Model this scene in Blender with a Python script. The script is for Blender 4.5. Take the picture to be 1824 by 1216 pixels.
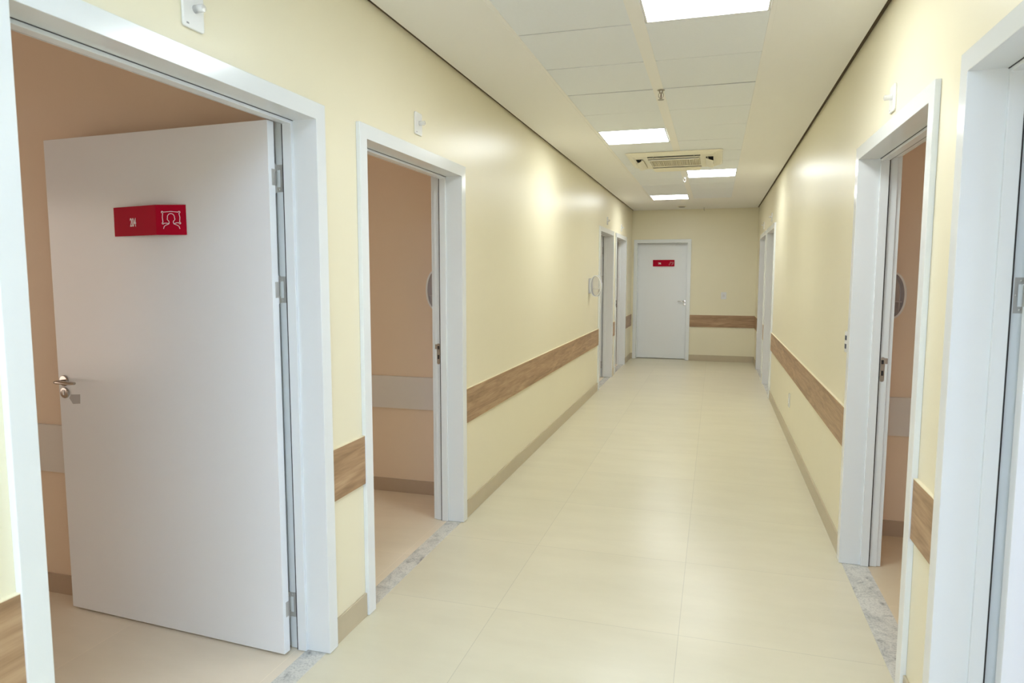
import bpy, bmesh, math, random
from mathutils import Vector, Matrix
random.seed(7)
for o in list(bpy.data.objects): bpy.data.objects.remove(o)
C = bpy.context.scene.collection

# ---------------------------------------------------------------- camera
F_PX, YAW, PITCH, ROLL, CAM_Z = 1209.4, 0.28924, 0.09704, 0.00086, 1.6
cy, sy, cp, sp = math.cos(YAW), math.sin(YAW), math.cos(PITCH), math.sin(PITCH)
fwd = Vector((-sy*cp, cy*cp, -sp)); r_ = Vector((cy, sy, 0)); u_ = r_.cross(fwd)
Rv = r_*math.cos(ROLL) + u_*math.sin(ROLL); Uv = -r_*math.sin(ROLL) + u_*math.cos(ROLL)
cam_d = bpy.data.cameras.new('camera'); cam = bpy.data.objects.new('camera', cam_d); C.objects.link(cam)
cam.matrix_world = Matrix(((Rv.x, Uv.x, -fwd.x, 0), (Rv.y, Uv.y, -fwd.y, 0), (Rv.z, Uv.z, -fwd.z, CAM_Z), (0, 0, 0, 1)))
cam_d.sensor_width = 36; cam_d.lens = 36*F_PX/1824; cam_d.clip_start = 0.05
cam_d.dof.use_dof = True; cam_d.dof.focus_distance = 4.6; cam_d.dof.aperture_fstop = 6.3
bpy.context.scene.camera = cam

# ---------------------------------------------------------------- world, daylight, exposure
world = bpy.data.worlds.new('daylight'); bpy.context.scene.world = world; world.use_nodes = True
bg = world.node_tree.nodes['Background']; bg.inputs[0].default_value = (0.95, 0.97, 1.0, 1); bg.inputs[1].default_value = 0.6
vs = bpy.context.scene.view_settings
vs.view_transform = 'Standard'; vs.look = 'None'; vs.gamma = 1; vs.use_curve_mapping = False
vs.exposure = 0.0
PANEL_EMIT = 21.5
PANEL_COL = (0.91, 0.965, 0.98)
COOL_EMIT, COOL_COL = 25.5, (0.52, 0.70, 0.96)      # unseen cool panels, added above and behind the camera to brighten the near end
DAY_POWER = 38.0
SIDE_POWER = 95.0     # daylight through the window of the near right room
CURTAIN_FILL = 2.15          # glow of unseen curtains added to brighten the other rooms

XL, XR, H, YE = -1.5376, 0.7276, 2.8240, 13.198
YB = -3.6            # glazed back end of the corridor, behind the camera
WT = 0.18            # corridor wall thickness
TOP = 3.2            # structural slab above the false ceiling

ld = bpy.data.lights.new('daylight_window', 'AREA'); ld.shape = 'RECTANGLE'; ld.size = 1.9; ld.size_y = 2.0
ld.energy = DAY_POWER; ld.color = (0.88, 0.92, 1.0)
lo = bpy.data.objects.new('daylight_window', ld); C.objects.link(lo)
lo.location = ((XL+XR)/2, YB-0.25, 1.25); lo.rotation_euler = (math.radians(90), 0, 0)
ls = bpy.data.lights.new('daylight_side', 'AREA'); ls.shape = 'RECTANGLE'; ls.size = 1.5; ls.size_y = 1.5
ls.energy = SIDE_POWER; ls.color = (0.55, 0.70, 1.0)
lso = bpy.data.objects.new('daylight_side', ls); C.objects.link(lso)
lso.location = (4.62, 0.75, 1.6); lso.rotation_euler = (math.radians(90), 0, math.radians(90))

# ---------------------------------------------------------------- materials
def mat(name, col, rough=0.5, metal=0.0, spec=0.5, coat=0.0, noise=0.0, nscale=8.0, bump=0.0, bscale=200.0, emit=None, estr=0, alpha=1.0, trans=0.0):
    m = bpy.data.materials.new(name); m.use_nodes = True
    nt = m.node_tree; b = nt.nodes['Principled BSDF']
    c = tuple((v/255/12.92 if v/255 <= 0.04045 else ((v/255+0.055)/1.055)**2.4) for v in col)
    b.inputs['Base Color'].default_value = (*c, 1)
    b.inputs['Roughness'].default_value = rough; b.inputs['Metallic'].default_value = metal
    b.inputs['Specular IOR Level'].default_value = spec
    b.inputs['Coat Weight'].default_value = coat; b.inputs['Coat Roughness'].default_value = 0.08
    b.inputs['Transmission Weight'].default_value = trans; b.inputs['Alpha'].default_value = alpha
    tc = nt.nodes.new('ShaderNodeTexCoord')
    if noise:
        n = nt.nodes.new('ShaderNodeTexNoise'); n.inputs['Scale'].default_value = nscale; n.inputs['Detail'].default_value = 5
        nt.links.new(tc.outputs['Object'], n.inputs['Vector'])
        mx = nt.nodes.new('ShaderNodeMix'); mx.data_type = 'RGBA'
        mx.inputs[6].default_value = (*[v*(1-noise) for v in c], 1); mx.inputs[7].default_value = (*[min(1, v*(1+noise)) for v in c], 1)
        nt.links.new(n.outputs['Fac'], mx.inputs[0]); nt.links.new(mx.outputs[2], b.inputs['Base Color'])
    if bump:
        n2 = nt.nodes.new('ShaderNodeTexNoise'); n2.inputs['Scale'].default_value = bscale; n2.inputs['Detail'].default_value = 3
        nt.links.new(tc.outputs['Object'], n2.inputs['Vector'])
        bp = nt.nodes.new('ShaderNodeBump'); bp.inputs['Strength'].default_value = bump; bp.inputs['Distance'].default_value = 0.002
        nt.links.new(n2.outputs['Fac'], bp.inputs['Height']); nt.links.new(bp.outputs['Normal'], b.inputs['Normal'])
    if emit:
        b.inputs['Emission Color'].default_value = (*emit, 1); b.inputs['Emission Strength'].default_value = estr
    return m

M = {}
M['wall'] = mat('corridor_paint', (239, 231, 203), 0.35, spec=0.42, noise=0.012, nscale=3, bump=0.10, bscale=5)
M['room_wall'] = mat('room_paint', (236, 216, 192), 0.55, noise=0.015, nscale=3, bump=0.05, bscale=60)
M['white'] = mat('door_lacquer', (232, 235, 236), 0.16, spec=0.5, noise=0.006, nscale=2)
M['leaf'] = mat('leaf_laminate', (239, 241, 243), 0.20, spec=0.5, noise=0.006, nscale=2)
M['seal'] = mat('rubber_seal', (38, 34, 34), 0.7)
M['steel'] = mat('brushed_steel', (196, 193, 188), 0.38, metal=0.55, noise=0.05, nscale=60)
M['nickel'] = mat('polished_nickel', (190, 184, 178), 0.14, metal=1.0, noise=0.03, nscale=60)
M['dark'] = mat('dark_cavity', (24, 22, 22), 0.8)
M['soffit'] = mat('plaster_ceiling', (245, 243, 239), 0.6, noise=0.008, nscale=4)
M['tile'] = mat('ceiling_tile', (238, 241, 245), 0.75, noise=0.02, nscale=90, bump=0.15, bscale=260)
M['base'] = mat('porcelain_skirting', (196, 182, 154), 0.35, noise=0.04, nscale=14)
M['room_base'] = mat('room_skirting', (188, 168, 146), 0.4, noise=0.04, nscale=14)
M['railwhite'] = mat('white_laminate', (226, 222, 216), 0.45, noise=0.01, nscale=20)
M['railcap'] = mat('rail_edge_caulk', (240, 228, 196), 0.4, noise=0.02, nscale=30)
M['red'] = mat('sign_red', (184, 8, 46), 0.6, spec=0.12, noise=0.02, nscale=30)
M['ink'] = mat('sign_white', (246, 238, 240), 0.5, noise=0.01, nscale=30)
M['plastic'] = mat('white_plastic', (236, 236, 234), 0.22, noise=0.01, nscale=20)
M['acbody'] = mat('cream_plastic', (240, 234, 214), 0.35, noise=0.01, nscale=20)
M['acgrey'] = mat('grille_plastic', (222, 214, 190), 0.5, noise=0.02, nscale=40)
M['clear'] = mat('smoked_clear_plastic', (225, 222, 228), 0.06, noise=0.01, nscale=20, alpha=0.14)
M['frost'] = mat('frosted_plastic', (236, 236, 246), 0.22, noise=0.01, nscale=20, alpha=0.82)
M['inner'] = mat('dispenser_tray', (205, 198, 196), 0.5, noise=0.04, nscale=20)
M['brass'] = mat('sprinkler_metal', (176, 168, 158), 0.3, metal=1.0, noise=0.04, nscale=40)
M['bulb'] = mat('red_glass_bulb', (90, 12, 14), 0.1, noise=0.02, nscale=20)
M['navy'] = mat('switch_module', (44, 52, 74), 0.3, noise=0.02, nscale=20)
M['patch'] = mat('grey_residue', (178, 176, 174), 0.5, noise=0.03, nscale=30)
M['panel_cool'] = mat('light_diffuser_cool', (250, 250, 250), 0.5, noise=0.001, nscale=5, emit=COOL_COL, estr=COOL_EMIT)
M['panel'] = mat('light_diffuser', (250, 250, 250), 0.5, noise=0.001, nscale=5, emit=PANEL_COL, estr=PANEL_EMIT)
M['curtain'] = mat('sunlit_curtain', (240, 214, 180), 0.9, noise=0.03, nscale=6, emit=(1.0, 0.86, 0.757), estr=CURTAIN_FILL)
M['frost2'] = mat('switch_rocker', (222, 218, 214), 0.35, noise=0.01, nscale=20)
M['joint'] = mat('joint_shadow_profile', (70, 66, 60), 0.8, noise=0.02, nscale=20)
M['gap'] = mat('gap_profile', (84, 68, 50), 0.8, noise=0.02, nscale=20)
M['lamp'] = mat('clear_lamp_plastic', (236, 236, 236), 0.12, noise=0.01, nscale=20, alpha=0.45)
M['label'] = mat('tiny_label', (150, 148, 150), 0.5, noise=0.05, nscale=30)
M['outer'] = mat('rough_slab', (150, 145, 140), 0.9, noise=0.03, nscale=5)

def wood():
    m = bpy.data.materials.new('wood_laminate'); m.use_nodes = True; nt = m.node_tree; b = nt.nodes['Principled BSDF']
    tc = nt.nodes.new('ShaderNodeTexCoord'); mp = nt.nodes.new('ShaderNodeMapping')
    mp.inputs['Scale'].default_value = (1.1, 9, 14)
    nt.links.new(tc.outputs['Object'], mp.inputs['Vector'])
    n = nt.nodes.new('ShaderNodeTexNoise'); n.inputs['Scale'].default_value = 1.5; n.inputs['Detail'].default_value = 8; n.inputs['Distortion'].default_value = 1.4
    n2 = nt.nodes.new('ShaderNodeTexNoise'); n2.inputs['Scale'].default_value = 9; n2.inputs['Detail'].default_value = 6
    nt.links.new(mp.outputs[0], n.inputs['Vector']); nt.links.new(mp.outputs[0], n2.inputs['Vector'])
    ad = nt.nodes.new('ShaderNodeMath'); ad.operation = 'MULTIPLY_ADD'; ad.inputs[1].default_value = 0.35
    nt.links.new(n2.outputs['Fac'], ad.inputs[0]); nt.links.new(n.outputs['Fac'], ad.inputs[2])
    cr = nt.nodes.new('ShaderNodeValToRGB'); e = cr.color_ramp.elements
    e[0].position = 0.42; e[0].color = (0.250, 0.143, 0.072, 1); e[1].position = 0.92; e[1].color = (0.52, 0.345, 0.200, 1)
    k = cr.color_ramp.elements.new(0.66); k.color = (0.385, 0.234, 0.126, 1)
    nt.links.new(ad.outputs[0], cr.inputs[0]); nt.links.new(cr.outputs[0], b.inputs['Base Color'])
    b.inputs['Roughness'].default_value = 0.42
    return m
M['wood'] = wood()

def floor_mat(name, x0, y0, c0, px=0.855, py=0.805, rough=0.30):
    m = bpy.data.materials.new(name); m.use_nodes = True; nt = m.node_tree; b = nt.nodes['Principled BSDF']; L = nt.links.new
    tc = nt.nodes.new('ShaderNodeTexCoord'); mp = nt.nodes.new('ShaderNodeMapping')
    mp.inputs['Location'].default_value = (-x0+20*px, -y0+20*py, 0)
    L(tc.outputs['Object'], mp.inputs['Vector'])
    br = nt.nodes.new('ShaderNodeTexBrick'); br.offset = 0; br.squash = 1
    br.inputs['Scale'].default_value = 1; br.inputs['Brick Width'].default_value = px; br.inputs['Row Height'].default_value = py
    br.inputs['Mortar Size'].default_value = 0.0016; br.inputs['Mortar Smooth'].default_value = 0.2; br.inputs['Bias'].default_value = 0
    c = [((v/255+0.055)/1.055)**2.4 for v in c0]; grout = 0.80 if name == 'porcelain_floor' else 1.10
    br.inputs['Color1'].default_value = (*[v*0.975 for v in c], 1); br.inputs['Color2'].default_value = (*[v*1.02 for v in c], 1)
    br.inputs['Mortar'].default_value = (*[min(1, v*grout) for v in c], 1)
    L(mp.outputs[0], br.inputs['Vector'])
    n = nt.nodes.new('ShaderNodeTexNoise'); n.inputs['Scale'].default_value = 2.6; n.inputs['Detail'].default_value = 7; n.inputs['Roughness'].default_value = 0.62
    mp2 = nt.nodes.new('ShaderNodeMapping'); mp2.inputs['Scale'].default_value = (0.6, 2.0, 1)
    L(tc.outputs['Object'], mp2.inputs['Vector']); L(mp2.outputs[0], n.inputs['Vector'])
    cr = nt.nodes.new('ShaderNodeValToRGB'); cr.color_ramp.elements[0].position = 0.3; cr.color_ramp.elements[1].position = 0.7
    cr.color_ramp.elements[0].color = (0.93, 0.925, 0.91, 1); cr.color_ramp.elements[1].color = (1, 1, 1, 1)
    L(n.outputs['Fac'], cr.inputs[0])
    mx = nt.nodes.new('ShaderNodeMix'); mx.data_type = 'RGBA'; mx.blend_type = 'MULTIPLY'; mx.inputs[0].default_value = 1
    L(br.outputs['Color'], mx.inputs[6]); L(cr.outputs[0], mx.inputs[7]); L(mx.outputs[2], b.inputs['Base Color'])
    b.inputs['Roughness'].default_value = rough; b.inputs['Specular IOR Level'].default_value = 0.5
    return m
M['floor'] = floor_mat('porcelain_floor', -0.112, 2.985, (227, 219, 193))
M['floor_rl'] = floor_mat('room_floor_left', -2.53, 4.255, (240, 226, 202))
M['floor_rr'] = floor_mat('room_floor_right', 2.0, 4.36, (226, 208, 178))

def granite():
    m = bpy.data.materials.new('grey_granite'); m.use_nodes = True; nt = m.node_tree; b = nt.nodes['Principled BSDF']; L = nt.links.new
    tc = nt.nodes.new('ShaderNodeTexCoord')
    n = nt.nodes.new('ShaderNodeTexNoise'); n.inputs['Scale'].default_value = 9; n.inputs['Detail'].default_value = 9; n.inputs['Roughness'].default_value = 0.68; n.inputs['Distortion'].default_value = 1.2
    L(tc.outputs['Object'], n.inputs['Vector'])
    cr = nt.nodes.new('ShaderNodeValToRGB'); e = cr.color_ramp.elements
    e[0].position = 0.33; e[0].color = (0.32, 0.31, 0.29, 1); e[1].position = 0.54; e[1].color = (0.72, 0.70, 0.63, 1)
    k = e.new(0.42); k.color = (0.58, 0.57, 0.52, 1)
    L(n.outputs['Fac'], cr.inputs[0])
    v = nt.nodes.new('ShaderNodeTexNoise'); v.inputs['Scale'].default_value = 110; v.inputs['Detail'].default_value = 3
    L(tc.outputs['Object'], v.inputs['Vector'])
    cr2 = nt.nodes.new('ShaderNodeValToRGB'); cr2.color_ramp.elements[0].position = 0.36; cr2.color_ramp.elements[1].position = 0.5
    cr2.color_ramp.elements[0].color = (0.78, 0.78, 0.79, 1); cr2.color_ramp.elements[1].color = (1, 1, 1, 1)
    L(v.outputs['Fac'], cr2.inputs[0])
    mx = nt.nodes.new('ShaderNodeMix'); mx.data_type = 'RGBA'; mx.blend_type = 'MULTIPLY'; mx.inputs[0].default_value = 1
    L(cr.outputs[0], mx.inputs[6]); L(cr2.outputs[0], mx.inputs[7]); L(mx.outputs[2], b.inputs['Base Color'])
    b.inputs['Roughness'].default_value = 0.25
    return m
M['granite'] = granite()

# ---------------------------------------------------------------- mesh helpers
class MB:
    """collects shapes (optionally passed through a point map f) and links them as one mesh object"""
    def __init__(s, f=None): s.bm = bmesh.new(); s.f = f or (lambda x, y, z: (x, y, z)); s.mi = 0
    def v(s, p): return s.bm.verts.new(s.f(*p))
    def face(s, vs):
        try: f = s.bm.faces.new(vs); f.material_index = s.mi; return f
        except ValueError: return None
    def box(s, x0, x1, y0, y1, z0, z1):
        a = [s.v((x, y, z)) for z in (z0, z1) for x, y in ((x0, y0), (x1, y0), (x1, y1), (x0, y1))]
        for q in ((0, 1, 2, 3), (4, 5, 6, 7), (0, 1, 5, 4), (1, 2, 6, 5), (2, 3, 7, 6), (3, 0, 4, 7)): s.face([a[i] for i in q])
        return s
    def prism(s, pts, a0, a1, axis='z'):
        n = len(pts)
        def P(p, a): return {'z': (p[0], p[1], a), 'y': (p[0], a, p[1]), 'x': (a, p[0], p[1])}[axis]
        A = [s.v(P(p, a0)) for p in pts]; B = [s.v(P(p, a1)) for p in pts]
        s.face(A); s.face(B)
        for i in range(n): j = (i+1) % n; s.face([A[i], A[j], B[j], B[i]])
        return s
    def ring(s, outer, inner, a0, a1, axis='z'):
        n = len(outer)
        def P(p, a): return {'z': (p[0], p[1], a), 'y': (p[0], a, p[1]), 'x': (a, p[0], p[1])}[axis]
        Q = [[s.v(P(p, a)) for p in pts] for pts, a in ((outer, a0), (outer, a1), (inner, a1), (inner, a0))]
        for k in range(4):
            A, B = Q[k], Q[(k+1) % 4]
            for i in range(n): j = (i+1) % n; s.face([A[i], A[j], B[j], B[i]])
        return s
    def lathe(s, prof, c=(0, 0, 0), axis='z', n=28):
        rings = []
        for r, h in prof:
            R = []
            for i in range(n):
                t = 2*math.pi*i/n; a, b = r*math.cos(t), r*math.sin(t)
                p = {'z': (a, b, h), 'y': (a, h, b), 'x': (h, a, b)}[axis]
                R.append(s.v((c[0]+p[0], c[1]+p[1], c[2]+p[2])))
            rings.append(R)
        for A, B in zip(rings, rings[1:]):
            for i in range(n): j = (i+1) % n; s.face([A[i], A[j], B[j], B[i]])
        s.face(rings[0]); s.face(rings[-1]); return s
    def tube(s, pts, r, n=12, flat=1.0):
        pts = [Vector(p) for p in pts]; rings = []
        rr = r if isinstance(r, (list, tuple)) else [r]*len(pts)
        for i, p in enumerate(pts):
            d = (pts[min(i+1, len(pts)-1)]-pts[max(i-1, 0)]).normalized()
            up = Vector((0, 0, 1)) if abs(d.z) < 0.9 else Vector((0, 1, 0))
            a = d.cross(up).normalized(); b = a.cross(d)
            rings.append([s.v(tuple(p + a*rr[i]*math.cos(2*math.pi*k/n) + b*rr[i]*flat*math.sin(2*math.pi*k/n))) for k in range(n)])
        for A, B in zip(rings, rings[1:]):
            for i in range(n): j = (i+1) % n; s.face([A[i], A[j], B[j], B[i]])
        s.face(rings[0]); s.face(rings[-1]); return s
    def build(s, name, m, parent=None, bevel=0, smooth=False, loc=None, **tags):
        bmesh.ops.recalc_face_normals(s.bm, faces=s.bm.faces)
        me = bpy.data.meshes.new(name); s.bm.to_mesh(me); s.bm.free()
        for k in (m if isinstance(m, list) else [m]): me.materials.append(k)
        o = bpy.data.objects.new(name, me); C.objects.link(o)
        if parent: o.parent = parent
        if loc: o.location = loc
        if smooth:
            for p in me.polygons: p.use_smooth = True
            me.set_sharp_from_angle(angle=math.radians(35))
        if bevel:
            b = o.modifiers.new('bevel', 'BEVEL'); b.width = bevel; b.segments = 2; b.limit_method = 'ANGLE'; b.angle_limit = math.radians(40)
        for k, v in tags.items(): o[k] = v
        return o
def empty(name, loc, rz=0, **tags):
    o = bpy.data.objects.new(name, None); o.empty_display_size = 0.1; C.objects.link(o); o.location = loc; o.rotation_euler = (0, 0, rz)
    for k, v in tags.items(): o[k] = v
    return o
ST = dict(kind='structure')
def copy_tree(o, parent=None, **tags):
    c = o.copy(); C.objects.link(c)
    if parent: c.parent = parent
    for k, v in tags.items(): c[k] = v
    for ch in list(o.children): copy_tree(ch, c)
    return c
def arc(cx, cy_, rx, ry, n=40, a0=0, a1=2*math.pi):
    return [(cx+rx*math.cos(a0+(a1-a0)*i/n), cy_+ry*math.sin(a0+(a1-a0)*i/n)) for i in range(n)]

# ---------------------------------------------------------------- openings (inner clear widths along y)
OPH = 2.21; AR = 0.065
LEFT = [(1.188, 2.403), (2.812, 4.010), (9.400, 10.605), (10.985, 12.205)]
RIGHT = [(1.188, 2.405), (2.795, 4.030), (9.400, 10.605), (10.985, 12.215)]
END = (-1.432, -0.503)

def wall_run(name, a0, a1, holes, boxf):
    m = MB(); cur = a0; f = 0.028
    for s0, s1 in holes:
        boxf(m, cur, s0-f, 0, TOP); boxf(m, s0-f, s1+f, OPH+f, TOP); cur = s1+f
    boxf(m, cur, a1, 0, TOP)
    return m.build(name, [M['wall'], M['room_wall']], **ST)
def side_box(x0, x1):
    return lambda m, a, b, z0, z1: m.box(x0, x1, a, b, z0, z1)
wl = wall_run('wall_left', YB, YE+0.2, LEFT, side_box(XL-WT, XL))
wr = wall_run('wall_right', YB, YE+0.2, RIGHT, side_box(XR, XR+WT))
for w, sgn in ((wl, -1), (wr, 1)):           # the rooms' side of the same walls carries the peach room tint
    for p in w.data.polygons:
        if p.normal.x*sgn > 0.9: p.material_index = 1
wall_run('wall_end', XL, XR, [END], lambda m, a, b, z0, z1: m.box(a, b, YE, YE+0.18, z0, z1))

# back end of the corridor, behind the camera: a glazed opening
mb = MB(); y0, y1 = YB-0.15, YB
mb.box(XL, XR, y0, y1, 2.35, TOP); mb.box(XL, XL+0.15, y0, y1, 0, 2.35); mb.box(XR-0.15, XR, y0, y1, 0, 2.35)
mb.build('wall_back', M['wall'], **ST)
mb = MB()
xa, xb = XL+0.15, XR-0.15; xm = (xa+xb)/2
for a, b, c, d in ((xa, xa+.05, .05, 2.30), (xb-.05, xb, .05, 2.30), (xm-.025, xm+.025, .05, 2.30)): mb.box(a, b, y0+.04, y1-.04, c, d)
mb.box(xa, xb, y0+.04, y1-.04, 2.30, 2.35); mb.box(xa, xb, y0+.04, y1-.04, 0, .05)
wf = mb.build('window_1', M['white'], bevel=.002, **ST)

mb = MB(); mb.box(4.42, 4.48, 0, .05, .85, 2.35); mb.box(4.42, 4.48, 1.45, 1.5, .85, 2.35); mb.box(4.42, 4.48, .725, .775, .9, 2.3); mb.box(4.42, 4.48, .05, 1.45, .85, .9); mb.box(4.42, 4.48, .05, 1.45, 2.3, 2.35)
mb.build('window_2', M['white'], bevel=.002, **ST)
def glow_window(n, x, ya, yb, z0=.75, z1=2.15):  # unseen windows with glowing curtains, added to lift the light in the rooms
    s = 1 if x > 0 else -1; a, b_ = sorted((x, x-s*.03))
    m = MB(); m.box(a, b_, ya-.05, yb+.05, z0-.05, z0); m.box(a, b_, ya-.05, yb+.05, z1, z1+.05); m.box(a, b_, ya-.05, ya, z0, z1); m.box(a, b_, yb, yb+.05, z0, z1)
    w = m.build('window_%d' % n, M['white'], **ST)  # added frame, out of view, around the glowing pane
    m = MB(); k = 40; X = [x-s*(.012+.006*math.sin(i*1.3)) for i in range(k+1)]; Y = [ya+(yb-ya)*i/k for i in range(k+1)]
    pts = list(zip(X, Y)) + [(q-s*.003, y) for q, y in reversed(list(zip(X, Y)))]
    m.prism(pts, z0, z1, 'z'); m.build('curtain', M['curtain'], w)
for n, x, ya, yb in ((3, -5.2, .1, 1.9), (4, -5.2, 2.75, 4.35), (5, 4.4, 2.9, 4.3), (6, -5.2, 9.0, 10.3), (7, -5.2, 11.1, 12.4), (8, 4.4, 9.0, 10.3), (9, 4.4, 11.1, 12.4)): glow_window(n, x, ya, yb)

# rooms beyond the doors: partitions facing the openings, outer walls, slab
def boxes(name, m, L, **t):
    b = MB()
    for q in L: b.box(*q)
    return b.build(name, m, **t)
xl, xr = XL-WT, XR+WT
boxes('wall_rooms_left', M['room_wall'], [
    (-5.2, xl, 2.51, 2.60, 0, TOP), (-5.2, xl, 4.47, 4.57, 0, TOP), (-5.2, xl, 8.4, 8.5, 0, TOP), (-5.2, xl, 10.715, 10.80, 0, TOP), (-5.2, xl, 12.75, 12.85, 0, TOP),
    (-5.2, xl, -1.2, -1.1, 0, TOP), (-5.3, -5.2, -1.2, 12.85, 0, TOP)], **ST)
boxes('wall_rooms_right', M['room_wall'], [
    (xr, 4.4, 2.51, 2.60, 0, TOP), (xr, 4.4, 4.56, 4.66, 0, TOP), (xr, 4.4, 8.4, 8.5, 0, TOP), (xr, 4.4, 10.715, 10.80, 0, TOP), (xr, 4.4, 12.75, 12.85, 0, TOP),
    (xr, 4.4, -1.2, -1.1, 0, TOP), (4.4, 4.5, -1.2, 0, 0, TOP), (4.4, 4.5, 1.5, 12.85, 0, TOP), (4.4, 4.5, 0, 1.5, 0, .85), (4.4, 4.5, 0, 1.5, 2.35, TOP)], **ST)
boxes('wall_room_end', M['room_wall'], [(XL-WT, -0.2, YE+1.6, YE+1.7, 0, TOP), (-0.3, -0.2, YE+.18, YE+1.6, 0, TOP), (XL-WT-.1, XL-WT, YE+.2, YE+1.7, 0, TOP)], **ST)
boxes('ceiling_slab', M['soffit'], [(-5.3, 4.5, YB-0.15, YE+1.7, TOP, TOP+0.1)], **ST)

boxes('floor', M['floor'], [(-5.3, 4.5, YB-0.15, YE+1.7, -0.1, 0)], **ST)
boxes('floor_rooms_left', M['floor_rl'], [(-5.2, XL-.092, -1.1, 2.51, -.02, .0012), (-5.2, XL-.092, 2.60, 4.47, -.02, .0012), (-5.2, XL-.092, 8.5, 10.715, -.02, .0012), (-5.2, XL-.092, 10.8, 12.75, -.02, .0012)], **ST)
boxes('floor_rooms_right', M['floor_rr'], [(XR+.122, 4.4, -1.1, 2.51, -.02, .0012), (XR+.122, 4.4, 2.60, 4.56, -.02, .0012), (XR+.122, 4.4, 8.5, 10.715, -.02, .0012), (XR+.122, 4.4, 10.8, 12.75, -.02, .0012)], **ST)

# ---------------------------------------------------------------- baseboards, wood bumper rails, thresholds
def runs(a0, a1, holes, ar=AR):
    out = []; cur = a0
    for s0, s1 in holes: out.append((cur, s0-ar)); cur = s1+ar
    out.append((cur, a1)); return out
BH, BT = 0.112, 0.010
b = MB()
for a, c in runs(YB, YE, LEFT): b.box(XL, XL+BT, a, c, 0, BH)
b.build('baseboard_left', M['base'], bevel=.0015, **ST)
b = MB()
for a, c in runs(YB, YE, RIGHT): b.box(XR-BT, XR, a, c, 0, BH)
b.build('baseboard_right', M['base'], bevel=.0015, **ST)
b = MB(); b.box(XL+BT, END[0]-AR, YE-BT, YE, 0, BH); b.box(END[1]+AR, XR-BT, YE-BT, YE, 0, BH)
b.build('baseboard_end', M['base'], bevel=.0015, **ST)
RZ0, RZ1, RT = 0.6405, 0.8665, 0.014
ntrim = [0]
def rail(x0, x1, y0, y1):
    ntrim[0] += 1
    L_along = (y1-y0) > (x1-x0)
    cx, cy_, ln = (x0+x1)/2, (y0+y1)/2, max(x1-x0, y1-y0)
    m = MB(); hw = RT/2
    m.box(-ln/2, ln/2, -hw, hw, -(RZ1-RZ0)/2, (RZ1-RZ0)/2-.003); m.mi = 1; m.box(-ln/2, ln/2, -hw, hw, (RZ1-RZ0)/2-.003, (RZ1-RZ0)/2)
    o = m.build('trim_%d' % ntrim[0], [M['wood'], M['railcap']], **ST)
    o.location = (cx, cy_, (RZ0+RZ1)/2); o.rotation_euler = (0, 0, math.pi/2 if L_along else 0)
for a, c in runs(YB, YE-RT, LEFT): rail(XL, XL+RT, a, c)
for a, c in runs(YB, YE-RT, RIGHT): rail(XR-RT, XR, a, c)
rail(END[1]+AR, XR, YE-RT, YE)
def plain_trim(m, q, bev=.001):
    ntrim[0] += 1; b = MB()
    for k in q: b.box(*k)
    return b.build('trim_%d' % ntrim[0], m, bevel=bev, **ST)
for x0, x1, y in ((-5.2, xl, 2.51), (-5.2, xl, 4.47), (-5.2, xl, 10.715), (-5.2, xl, 12.75), (xr, 4.4, 2.51), (xr, 4.4, 4.56), (xr, 4.4, 10.715), (xr, 4.4, 12.75)):
    plain_trim(M['railwhite'], [(x0, x1, y-.016, y, .632, .868)])
    plain_trim(M['room_base'], [(x0, x1, y-.010, y, .0012, .1)])
for s0, s1 in LEFT: plain_trim(M['granite'], [(XL-.095, XL-.002, s0-.02, s1+.02, -.01, .0018)], 0)
for s0, s1 in RIGHT: plain_trim(M['granite'], [(XR-.004, XR+.125, s0-.02, s1+.02, -.01, .0018)], 0)

# ---------------------------------------------------------------- doors
def frame_mesh(w, par):
    """door-local: x along the wall from the opening's middle, y into the wall, z up"""
    m = MB(); h = w/2; G = .003; P = .020; R = .171
    def sweep(prof):                       # a profile (outward offset, depth) swept up, across and down the opening
        S = [[m.v((x0+sx*a, y, (G if low else OPH+a))) for a, y in prof] for x0, sx, low in ((-h, -1, 1), (-h, -1, 0), (h, 1, 0), (h, 1, 1))]
        n = len(prof)
        for A, B in zip(S, S[1:]):
            for i in range(n): k = (i+1) % n; m.face([A[i], A[k], B[k], B[i]])
        m.face(S[0]); m.face(S[-1])
    sweep([(0, -P), (AR, -P), (AR, 0), (.026, 0), (.026, R), (0, R)])      # corridor architrave and reveal
    sweep([(-.013, .0875), (.004, .0875), (.004, .128), (-.013, .128)])    # stop
    sweep([(.010, R), (AR, R), (AR, WT+.012), (.010, WT+.012)])            # room side architrave, set back a little
    return m.build('door_frame', M['white'], par, bevel=.0014)
def seal_mesh(w, par):
    m = MB(); h = w/2
    for s in (-1, 1):
        a, b = sorted((s*(h-.0115), s*h)); m.box(a, b, .1275, .1325, .004, OPH)
    m.box(-h+.0115, h-.0115, .1275, .1325, OPH-.0115, OPH)
    m.box(-h+.001, h-.001, .0843, .0876, OPH-.0016, OPH+.002)  # black strip stands in for the shade in the head groove
    return m.build('rubber_seal', M['seal'], par)
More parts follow.
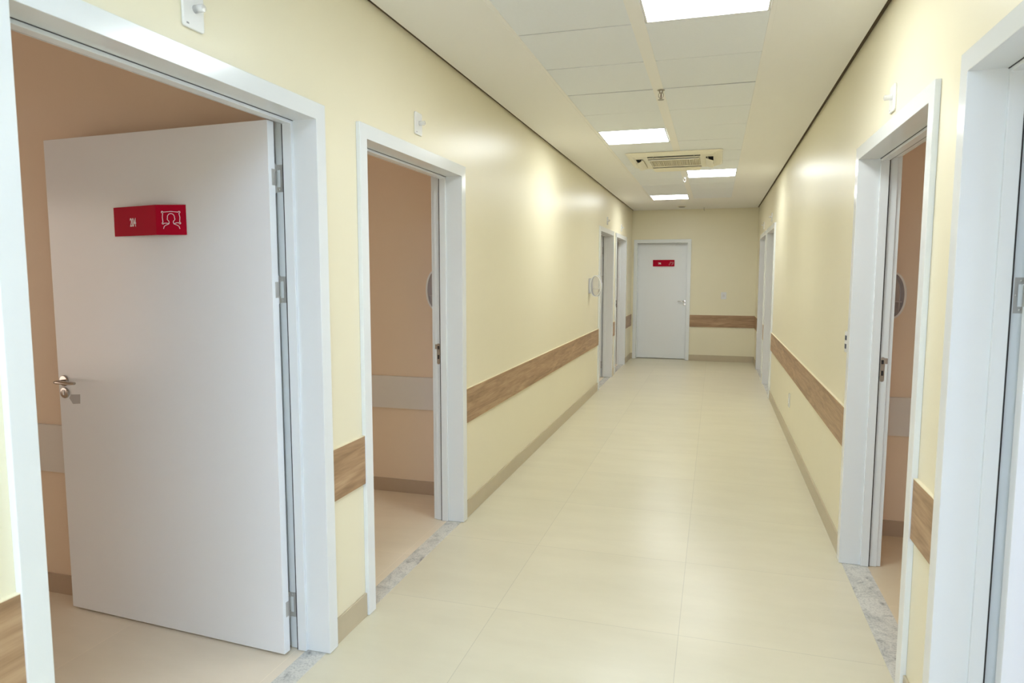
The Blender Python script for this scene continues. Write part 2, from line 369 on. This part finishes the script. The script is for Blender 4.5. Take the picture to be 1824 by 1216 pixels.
def strike(w, par, s):
    """s = side of the opening (+1/-1) that carries the strike plate"""
    x = s*w/2
    def f(a, d, z): return (x - s*a, d, z)
    m = MB(f)
    pts = arc(.147, 1.155, .0105, .0105, 10, 0, math.pi) + [(.1365, 1.155)] + arc(.147, 1.043, .0105, .0105, 10, math.pi, 2*math.pi) + [(.1575, 1.043)]
    m.prism([(p[0], p[1]) for p in pts], 0, .0015, 'x'); m.box(0, .002, .155, .170, 1.130, 1.160)
    o = m.build('strike_plate', M['nickel'], par, smooth=False, label='metal strike plate')
    m = MB(f); m.box(.0015, .0021, .1405, .1525, 1.128, 1.150); m.box(.0015, .0021, .1415, .1525, 1.066, 1.092)
    m.build('latch_hole', M['seal'], o, label='dark latch holes')
def hinge(w, par, s, z):
    x = s*w/2
    def f(a, d, zz): return (x - s*a, d, z+zz)
    m = MB(f); hh = .054
    m.box(0, .0016, .140, .166, hh-.020, hh); m.box(0, .0016, .140, .166, -hh, -hh+.020); m.box(0, .0016, .140, .150, -hh+.020, hh-.020)
    for zz in (hh-.010, -hh+.010): m.lathe([(.0035, .0016), (.0015, .0028)], (0, .157, zz), 'x', 10)
    m.lathe([(.0035, .0016), (.0015, .0028)], (0, .145, 0), 'x', 10)
    for z0, z1 in ((-hh-.004, -.028), (-.027, .027), (.028, hh+.004)): m.lathe([(.0055, z0), (.0055, z1)], (.010, .1705, 0), 'z', 14)
    m.box(0, .008, .166, .170, -hh, -.028); m.box(0, .008, .166, .170, .028, hh)
    return m.build('hinge', M['steel'], par, smooth=True, label='steel butt hinge')
def leaf(par, w, hs, mode):
    """hs = +1/-1 hinge side in door-local x; mode open/closed"""
    Lw = w + .020 if mode == 'open' else w-.006
    if mode == 'open':
        O = Vector((hs*(w/2-.070), .1545)); a = math.radians(3.33)
        U = Vector((hs*math.sin(a), math.cos(a))); N = Vector((-hs*math.cos(a), math.sin(a)))   # N: out of the corridor side face
    else:
        O = Vector((hs*(w/2-.003), .1355)); U = Vector((-hs, 0)); N = Vector((0, -1))
    def f(u, n, z): p = U*u + N*n; return (p.x, p.y, z)
    T = .037; z0 = .010
    m = MB(f); m.box(0, Lw, -T, 0, z0, OPH-.006)
    lf = m.build('door_leaf', M['leaf'], par, bevel=.0012, loc=(O.x, O.y, 0))
    if mode == 'open':
        for z in (1.987, 1.541, .198):
            m = MB(f); m.box(-.0016, 0, -T, -T+.020, z-.032, z+.032)
            m.build('hinge_plate', M['steel'], lf, label='steel hinge plate')
    # lever handle with rosette and lock
    uh, zh = Lw-.040, 1.111
    for sd in (1, -1):
        def g(u, n, z, sd=sd): return f(u, (n if sd == 1 else -T-n), z)
        m = MB(g); m.lathe([(.0255, 0), (.0255, .006), (.023, .009), (.012, .0095)], (uh, 0, zh), 'y', 28)
        o = m.build('handle_rosette', M['nickel'], lf, smooth=True)
        m = MB(g)
        m.tube([(uh, .009, zh), (uh, .034, zh), (uh-.002, .044, zh), (uh-.010, .051, zh), (uh-.022, .053, zh), (uh-.06, .052, zh), (uh-.100, .050, zh), (uh-.122, .046, zh)],
               [.0085, .0085, .009, .010, .0105, .0105, .0105, .008], 12, .75)
        m.build('door_handle', M['nickel'], lf, smooth=True, label='chrome lever handle')
        m = MB(g); m.lathe([(.0255, 0), (.0255, .006), (.023, .009), (.013, .0095)], (uh, 0, zh-.056), 'y', 28)
        lk = m.build('lock', M['nickel'], lf, smooth=True, label='round chrome lock')
        m = MB(g); m.prism([(uh-.004, zh-.066), (uh+.004, zh-.066), (uh+.004, zh-.052), (uh+.008, zh-.047), (uh+.006, zh-.042), (uh-.006, zh-.042), (uh-.008, zh-.047), (uh-.004, zh-.052)], .009, .0112, 'y')
        m.build('lock_cylinder', M['steel'], lf, label='lock cylinder')
    return lf, f, Lw
ndoor = [0]
def door(x, y, rz, w, hs, mode, sides=True):
    ndoor[0] += 1
    d = empty('door_%d' % ndoor[0], (x, y, 0), rz, **ST)
    frame_mesh(w, d); seal_mesh(w, d)
    lf, f, Lw = leaf(d, w, hs, mode)
    strike(w, d, -hs)
    if mode == 'open':
        for z in (1.987, 1.541, .198): hinge(w, d, hs, z)
    return d, lf, f, Lw
D = {}
for i, (s0, s1) in enumerate(LEFT):      # first of a pair is hinged at its far jamb, second at its near jamb
    D['L%d' % i] = door(XL, (s0+s1)/2, math.pi/2, s1-s0, 1 if i % 2 == 0 else -1, 'open')
for i, (s0, s1) in enumerate(RIGHT):
    D['R%d' % i] = door(XR, (s0+s1)/2, -math.pi/2, s1-s0, -1 if i % 2 == 0 else 1, 'open')
D['E'] = door((END[0]+END[1])/2, YE, 0, END[1]-END[0], -1, 'closed')
# reflection painted in grey below the lock of the nearest left leaf
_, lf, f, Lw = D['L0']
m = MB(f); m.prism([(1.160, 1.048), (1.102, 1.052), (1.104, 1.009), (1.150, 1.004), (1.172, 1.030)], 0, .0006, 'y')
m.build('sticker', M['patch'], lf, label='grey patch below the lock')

# ---------------------------------------------------------------- door signs
def text_mesh(txt, size, sx, depth, fmap, name, m, parent):
    cu = bpy.data.curves.new(name, 'FONT'); cu.body = txt; cu.size = size; cu.extrude = depth; cu.align_x = 'CENTER'; cu.align_y = 'CENTER'; cu.offset = size*.012
    t = bpy.data.objects.new(name, cu); C.objects.link(t)
    dg = bpy.context.evaluated_depsgraph_get(); me = bpy.data.meshes.new_from_object(t.evaluated_get(dg))
    bpy.data.objects.remove(t); 
    for v in me.vertices: v.co = fmap(v.co.x*sx, v.co.y, v.co.z)
    me.name = name; me.materials.clear(); me.materials.append(m)
    o = bpy.data.objects.new(name, me); C.objects.link(o); o.parent = parent
    return o
def sign(loc, rz, txt, icon, label):
    W1, W2, D1, HH = .282, .405, .040, .124
    t = empty('door_sign', loc, rz, label=label, category='sign')
    m = MB(); th = .003
    pts = [(0, -.0005), (W1, -D1), (W2, -.0005), (W2-.008, -.0005), (W1, -D1+th), (.012, -.0005)]
    m.prism(pts, 0, HH, 'z'); m.build('sign_panel', M['red'], t)
    def facet(a, b):
        a, b = Vector(a), Vector(b); e = (b-a).normalized(); n = Vector((e.y, -e.x))     # outward, away from the door
        return lambda u, v, n_: (a.x+e.x*u+n.x*n_, a.y+e.y*u+n.y*n_, v)
    fl, fr = facet((0, 0), (W1, -D1)), facet((W1, -D1), (W2, 0))
    text_mesh(txt, .050, .55, .0006, lambda x, y, z: fl(x+.132, y+.055, z+.0008), 'sign_number', M['ink'], t)
    m = MB(lambda x, y, z: fr(x, y, z))
    def rib(P, w=.0024):
        P = [((x-985)/565*.129, (800-y)/550*HH) for x, y in P]; n = len(P); L, R = [], []
        for i, p in enumerate(P):
            q0, q1 = P[max(i-1, 0)], P[min(i+1, n-1)]; dx, dy = q1[0]-q0[0], q1[1]-q0[1]; l = math.hypot(dx, dy) or 1
            L.append((p[0]-dy/l*w/2, p[1]+dx/l*w/2)); R.append((p[0]+dy/l*w/2, p[1]-dx/l*w/2))
        for i in range(n-1):
            m.prism([L[i], L[i+1], R[i+1], R[i]], .0004, .0013, 'z')
    if icon == 'bed':
        rib([(1120, 385), (1270, 372), (1410, 385)]); rib([(1118, 575), (1108, 480), (1118, 400)]); rib([(1425, 575), (1435, 480), (1418, 400)])
        for cx_, cy2, a0 in ((1110, 385, .2), (1425, 385, -1.4), (1115, 587, 1.8), (1430, 585, -2.9)):
            rib([(cx_+16*math.cos(a0+k*.62+.0), cy2-16*math.sin(a0+k*.62)) for k in range(8)])
        rib([(1130, 588), (1180, 585), (1222, 592)]); rib([(1325, 592), (1370, 580), (1418, 578)])
        head = [(1225, 600), (1232, 572), (1226, 548), (1205, 528), (1196, 512), (1204, 494)]
        head += [(1268+66*math.cos(math.pi-k*math.pi/12), 480-70*math.sin(k*math.pi/12)) for k in range(13)]
        head += [(1334, 494), (1342, 512), (1334, 528), (1312, 548), (1308, 572), (1318, 600)]
        rib(head); rib([(1225, 600), (1165, 622), (1135, 645), (1122, 688)]); rib([(1318, 600), (1380, 622), (1412, 645), (1426, 688)])
    else:
        rib([(1110, 640), (1200, 380)]); rib([(1090, 640), (1075, 690), (1150, 690), (1125, 640), (1090, 640)])
        rib([(1240, 480), (1268, 680), (1370, 680), (1400, 480), (1240, 480)]); rib([(1250, 480), (1280, 420), (1360, 420), (1392, 480)])
        rib([(1420, 640), (1450, 400)])
    m.build('sign_symbol', M['ink'], t)
    return t
# nearest left leaf (its face, seen from the corridor)
yc = sum(LEFT[0])/2; w0 = LEFT[0][1]-LEFT[0][0]; a = math.radians(3.33)
A = Vector((XL-.1545, yc+(w0/2-.070))); Uw = Vector((-math.cos(a), math.sin(a)))
P0 = A + Uw*.830; sign((P0.x+Uw.y*-.0, P0.y-.0006, 1.767), -a, '204', 'bed', 'red folded door sign reading 204 on the large open white door at left')
P1 = Vector((-1.150, YE+.1355)); sign((P1.x, P1.y-.0006, 1.772), 0, 'DML', 'broom', 'small red door sign reading DML on the closed door at the corridor end')

# ---------------------------------------------------------------- false ceiling
b = MB(); zc = H; th = .010; GP = .023
y0t, p = 3.49-11*.61, .61; yt0, yt1 = y0t, 3.49+13*.61      # tile strip -3.22 .. 11.42
b.box(XL+GP, -1.005, YB, yt1, zc, zc+th); b.box(.212, XR-GP, YB, yt1, zc, zc+th)
b.box(-.430, -.362, yt0, yt1, zc, zc+th)
b.box(XL+GP, XR-GP, yt1, YE-.008, zc, zc+th); b.box(-1.005, .212, YB, yt0, zc, zc+th)
ceil = b.build('ceiling', M['soffit'], bevel=.001, **ST)
b = MB()
b.box(-1.031, -1.027, yt0, yt1, zc-.0015, zc); b.box(.236, .240, yt0, yt1, zc-.0015, zc)
b.build('edge_bead', M['soffit'], ceil)
NL, NR = (-1.003, -.432), (-.360, .210)
lights = {('R', 10): 0, ('L', 15): 0, ('R', 19): 0, ('L', 23): 0, ('R', 2): 0, ('L', 2): 0, ('L', 5): 0, ('R', 4): 0}
skip = {('L', 17), ('R', 17), ('L', 18), ('R', 18)}
b = MB(); js = MB()
for side, (xa, xb) in (('L', NL), ('R', NR)):
    gap = [random.choice((.0035, .0045, .006, .008)) for k in range(25)]
    gap[13] = .016; gap[11] = .009
    for k in range(24):
        ya, yb = y0t+k*p, y0t+(k+1)*p
        js.box(xa-.001, xb+.001, ya-gap[k]/2-.004, ya+gap[k]/2+.004, zc+.0045, zc+.009)
        if (side, k) in lights: continue
        za, zb = random.random()*.002, random.random()*.002
        b.f = lambda x, y, z, za=za, zb=zb, xa=xa, xb=xb: (x, y, z+za+(zb-za)*(x-xa)/(xb-xa))
        b.box(xa-.0018, xb+.0018, ya+gap[k]/2, yb-gap[k+1]/2, zc+.0005, zc+.0042)
b.build('ceiling_tiles', M['tile'], ceil)
js.build('joint_strips', M['joint'], ceil, label='dark joints between the ceiling tiles')
b = MB(); b.box(XL, XL+GP+.004, YB, YE, zc+.010, zc+.014); b.box(XR-GP-.004, XR, YB, YE, zc+.010, zc+.014); b.box(XL, XR, YE-.012, YE, zc+.006, zc+.009)
b.build('shadow_gap', M['gap'], ceil, label='dark gap between ceiling and walls')

# flush light panels
lab = {('R', 10): 'square white ceiling light panel nearest the camera, cut by the top of the photo',
       ('L', 15): 'lit white ceiling panel in the left tile row before the air conditioner',
       ('R', 19): 'lit white ceiling panel in the right tile row just beyond the air conditioner',
       ('L', 23): 'farthest lit white ceiling panel, near the end wall',
       ('L', 5): 'lit white ceiling panel above the camera, outside the photo',
       ('R', 4): 'lit white ceiling panel above and right of the camera, outside the photo',
       ('L', 2): 'lit white left ceiling panel far behind the camera, outside the photo',
       ('R', 2): 'lit white right ceiling panel far behind the camera, outside the photo'}
base_l = None
for (side, k), t in lab.items():
    xa, xb = (NL if side == 'L' else NR); ya = y0t+k*p
    cxp, cyp = (xa+xb)/2, ya+p/2; hw, hd = (xb-xa)/2-.001, p/2-.003
    if base_l is None:
        base_l = empty('ceiling_light', (cxp, cyp, zc), 0, label=t, category='ceiling light', group='flush light panels')
        m = MB(); e = .010
        m.ring([(-hw, -hd), (hw, -hd), (hw, hd), (-hw, hd)], [(-hw+e, -hd+e), (hw-e, -hd+e), (hw-e, hd-e), (-hw+e, hd-e)], -.001, .012, 'z')
        m.build('light_frame', M['plastic'], base_l)
        m = MB(); m.box(-hw+e, hw-e, -hd+e, hd-e, .002, .006); m.build('light_diffuser', M['panel'], base_l)
    else:
        c = copy_tree(base_l, label=t); c.location = (cxp, cyp, zc)
        if ya < 1.5:
            for ch in c.children:
                if ch.name.startswith('light_diffuser'): ch.data = ch.data.copy(); ch.data.materials.clear(); ch.data.materials.append(M['panel_cool'])

# ---------------------------------------------------------------- cassette air conditioner
ac = empty('air_conditioner', (-.435, 7.50, H-.002), 0, label='cream square cassette air conditioner set in the corridor ceiling', category='air conditioner')
S = .475; pz = -.032
m = MB()
def sq(s, c=0.0): return [(-s+c, -s), (s-c, -s), (s, -s+c), (s, s-c), (s-c, s), (-s+c, s), (-s, s-c), (-s, -s+c)]
def ringz(o, i, zo, zi):
    A = [m.v((*q, zo)) for q in o]; B = [m.v((*q, zi)) for q in i]
    for k in range(len(A)): j = (k+1) % len(A); m.face([A[k], A[j], B[j], B[k]])
# outer lip, bevel down to the face, and the face with four slots around the grille
ringz(sq(S, .03), sq(S-.015, .03), 0, -.010); ringz(sq(S-.015, .03), sq(S-.07, .03), -.010, pz)
SL0, SL1, SLW, G = .315, .385, .26, .255
f4 = lambda x0, x1, y0, y1: m.box(x0, x1, y0, y1, pz, pz+.006)
def ringbox(x0, x1, y0, y1): f4(x0, x1, y0, y1)
A_ = S-.07
ringbox(-A_, A_, SL1, A_); ringbox(-A_, A_, -A_, -SL1)
ringbox(-A_, -SL1, -SL1, SL1); ringbox(SL1, A_, -SL1, SL1)
for sx in (-1, 1):
    for sy_ in (-1, 1):
        ringbox(min(sx*SLW, sx*SL1), max(sx*SLW, sx*SL1), min(sy_*SL0, sy_*SL1), max(sy_*SL0, sy_*SL1))
        ringbox(min(sx*SL0, sx*SL1), max(sx*SL0, sx*SL1), min(sy_*SLW, sy_*SL0), max(sy_*SLW, sy_*SL0))
ringbox(-SL0, SL0, G, SL0); ringbox(-SL0, SL0, -SL0, -G); ringbox(-SL0, -G, -G, G); ringbox(G, SL0, -G, G)
m.build('panel', M['acbody'], ac, bevel=.001)
m = MB(); m.box(-.39, .39, -.39, .39, pz+.024, pz+.030)
m.build('duct', M['dark'], ac, label='dark air slots')
m = MB(); m.box(-G, G, -G, G, pz+.012, pz+.014)
for k in range(26): q = -G+.01+k*(2*G-.02)/25; m.box(q-.003, q+.003, -G, G, pz+.001, pz+.012)
for k in range(9): q = -G+.02+k*(2*G-.04)/8; m.box(-G, G, q-.002, q+.002, pz+.0005, pz+.008)
m.build('grille', M['acgrey'], ac)
def louver(rz, name='louver'):
    m = MB(); n, K = 8, 6; rows = []
    for k in range(n+1):                    # a curved blade hinged at the slot's inner edge, tipped open, with rounded ends
        t = k/n; yy = SL0-.004+.074*t; zz = pz-.008-.026*t-.006*math.sin(math.pi*t); hw = SLW-.004-.030*t*t
        rows.append((hw, yy, zz))
    top = [[m.v((-hw+2*hw*i/K, y, z)) for i in range(K+1)] for hw, y, z in rows]
    bot = [[m.v((-hw+2*hw*i/K, y-.001, z-.005)) for i in range(K+1)] for hw, y, z in rows]
    for k in range(n):
        for i in range(K):
            m.face([top[k][i], top[k][i+1], top[k+1][i+1], top[k+1][i]]); m.face([bot[k][i], bot[k][i+1], bot[k+1][i+1], bot[k+1][i]])
        for i in (0, K): m.face([top[k][i], top[k+1][i], bot[k+1][i], bot[k][i]])
    for k in (0, n):
        for i in range(K): m.face([top[k][i], top[k][i+1], bot[k][i+1], bot[k][i]])
    for xx in (-.20, .20): m.prism([(SL0+.004, pz+.02), (SL0+.012, pz+.02), (SL0+.026, pz-.018), (SL0+.012, pz-.012)], xx-.004, xx+.004, 'x')
    o = m.build(name, M['acbody'], ac, smooth=True); o.rotation_euler = (0, 0, rz); return o
for rz in (0, math.pi/2, math.pi, -math.pi/2): louver(rz)

# ---------------------------------------------------------------- sprinklers, detector, hook
def sprinkler(loc, label, mat_):
    t = empty('sprinkler', loc, 0, label=label, category='sprinkler', group='ceiling sprinklers')
    m = MB(); m.lathe([(.024, 0), (.024, -.003), (.014, -.006), (.012, -.020), (.009, -.022)], (0, 0, 0), 'z', 24); m.build('escutcheon', mat_, t, smooth=True)
    m = MB()
    for s in (-1, 1): m.tube([(s*.009, 0, -.018), (s*.015, 0, -.026), (s*.015, 0, -.042), (s*.004, 0, -.056)], .0022, 8)
    m.lathe([(.005, -.052), (.005, -.062)], (0, 0, 0), 'z', 12); m.build('yoke', mat_, t, smooth=True)
    m = MB(); m.lathe([(.0012, -.022), (.003, -.026), (.003, -.046), (.0012, -.052)], (0, 0, 0), 'z', 12); m.build('glass_bulb', M['bulb'], t, smooth=True)
    m = MB(); m.lathe([(.004, -.061), (.020, -.062), (.021, -.0635), (.004, -.064)], (0, 0, 0), 'z', 20); m.build('deflector', mat_, t, smooth=True)
sprinkler((-.378, 4.735, H), 'small chrome sprinkler on the ceiling before the air conditioner', M['brass'])
sprinkler((-.400, 8.90, H), 'small white sprinkler on the ceiling beyond the air conditioner', M['plastic'])
t = empty('smoke_detector', (-.60, 12.60, H), 0, label='flat round detector on the ceiling near the end wall', category='detector')
m = MB(); m.lathe([(.075, 0), (.075, -.006), (.060, -.010), (.055, -.010)], (0, 0, 0), 'z', 32); m.build('base', M['acgrey'], t, smooth=True)
m = MB(); m.lathe([(.055, -.010), (.052, -.018), (.03, -.021), (.0, -.021)], (0, 0, 0), 'z', 32); m.build('cover', M['label'], t, smooth=True)
o = MB().tube([(0, 0, 0), (0, 0, -.045), (.006, 0, -.055), (.014, 0, -.050)], .0022, 8).build('ceiling_hook', M['seal'], smooth=True, label='tiny dark hook on the ceiling above the end door', category='hook')
o.location = (-.225, 12.90, H)

# ---------------------------------------------------------------- call light plates above the doors
def call_plate(x, y, z, side, label):
    rz = math.pi/2 if side == 'L' else -math.pi/2        # local -y points into the corridor
    t = empty('call_light', (x, y, z), rz, label=label, category='call light', group='call lights above the doors')
    m = MB(); c = .006
    m.prism([(-.044+c, -.058), (.044-c, -.058), (.044, -.058+c), (.044, .058-c), (.044-c, .058), (-.044+c, .058), (-.044, .058-c), (-.044, -.058+c)], -.009, 0, 'y')
    m.build('plate', M['plastic'], t, bevel=.003)
    m = MB(); m.lathe([(.012, -.009), (.012, -.038), (.010, -.041), (.0, -.042)], (.006, 0, .004), 'y', 24); m.build('lamp', M['lamp'], t, smooth=True, label='small clear lamp')
    m = MB(); m.box(-.032, -.022, -.0094, -.009, -.048, -.043); m.build('label_dot', M['label'], t)
for nm, y, z, side in (("over the nearest left door, cut by the photo's top", 1.771, 2.395, 'L'), ('on the left wall above the narrow second doorway', 3.402, 2.399, 'L'),
                       ('above the first of the two far left doorways', 10.05, 2.395, 'L'), ('above the last left doorway by the end wall', 11.62, 2.395, 'L'),
                       ('on the right wall above the open doorway', 3.405, 2.370, 'R'),
                       ('above the first of the two far right doorways', 10.05, 2.395, 'R'), ('above the last right doorway by the end wall', 11.62, 2.395, 'R')):
    call_plate(XL if side == 'L' else XR, y, z, side, 'small white call light plate ' + nm)

# ---------------------------------------------------------------- switches and outlets
def wallplate(name, loc, rz, w, h, mods, label, cat):
    t = empty(name, loc, rz, label=label, category=cat)
    m = MB(); m.box(-w/2, w/2, -.009, 0, -h/2, h/2); m.build('plate', M['plastic'], t, bevel=.003)
    for (zz, hh, ww, mm, nm) in mods:
        m = MB(); m.box(-ww/2, ww/2, -.0125, -.009, zz-hh/2, zz+hh/2); m.build(nm, mm, t, bevel=.0008)
wallplate('light_switch', (.163, YE, 1.228), 0, .095, .130, [(0, .050, .040, M['frost2'], 'rocker')], 'white square light switch plate on the end wall above the wood rail', 'switch')
wallplate('switch_plate', (XR, 4.195, 1.228), -math.pi/2, .085, .118, [(.024, .026, .034, M['navy'], 'rocker'), (-.024, .026, .034, M['navy'], 'rocker')], 'white wall plate with two dark modules beside the open right doorway', 'switch')
wallplate('wall_outlet', (XR, 7.00, .395), -math.pi/2, .075, .130, [(0, .05, .03, M['plastic'], 'socket')], 'white blank outlet plate low on the right wall under the wood rail', 'outlet')

# ---------------------------------------------------------------- oval dispensers mounted on walls
def dispenser(loc, rz, label):
    """local: x along the wall, -y out of the wall, z up; origin on the wall at mid height"""
    t = empty('wall_dispenser', loc, rz, label=label, category='dispenser', group='oval wall dispensers')
    hx, c, ry, rz_ = .055, -.089, .069, .134
    def E(a, b, n=56): return [(c + a*math.cos(2*math.pi*i/n), b*math.sin(2*math.pi*i/n)) for i in range(n)]
    m = MB(); m.box(-hx+.012, hx-.012, -.040, 0, -.095, .095); m.build('mount', M['frost'], t, bevel=.004)
    m = MB(); m.ring(E(ry, rz_), E(ry-.004, rz_-.004), -hx+.006, hx-.006, 'x'); m.build('cover', M['frost'], t, smooth=True)
    for s in (-1, 1):
        m = MB(); a, b_ = sorted((s*(hx-.006), s*hx)); m.ring(E(ry+.003, rz_+.003), E(ry-.008, rz_-.008), a, b_, 'x'); m.build('rim', M['plastic'], t, smooth=True)
        m = MB(); a, b_ = sorted((s*(hx-.008), s*(hx-.006))); m.prism(E(ry-.004, rz_-.004), a, b_, 'x'); m.build('side_window', M['clear'], t)
    m = MB(); m.box(-hx+.010, hx-.010, c-.052, c+.045, -.040, -.034); m.box(-hx+.010, hx-.010, c-.040, c-.036, -.10, -.040); m.build('tray', M['inner'], t)
dispenser((XL, 8.62, 1.467), math.pi/2, 'white oval wall dispenser on the left corridor wall beside the far doorway')
dispenser((xl, 4.315, 1.500), -math.pi/2, 'oval dispenser half hidden behind the left doorway jamb, inside the room')
dispenser((xr, 4.49, 1.485), math.pi/2, 'clear oval dispenser inside the room behind the right doorway')
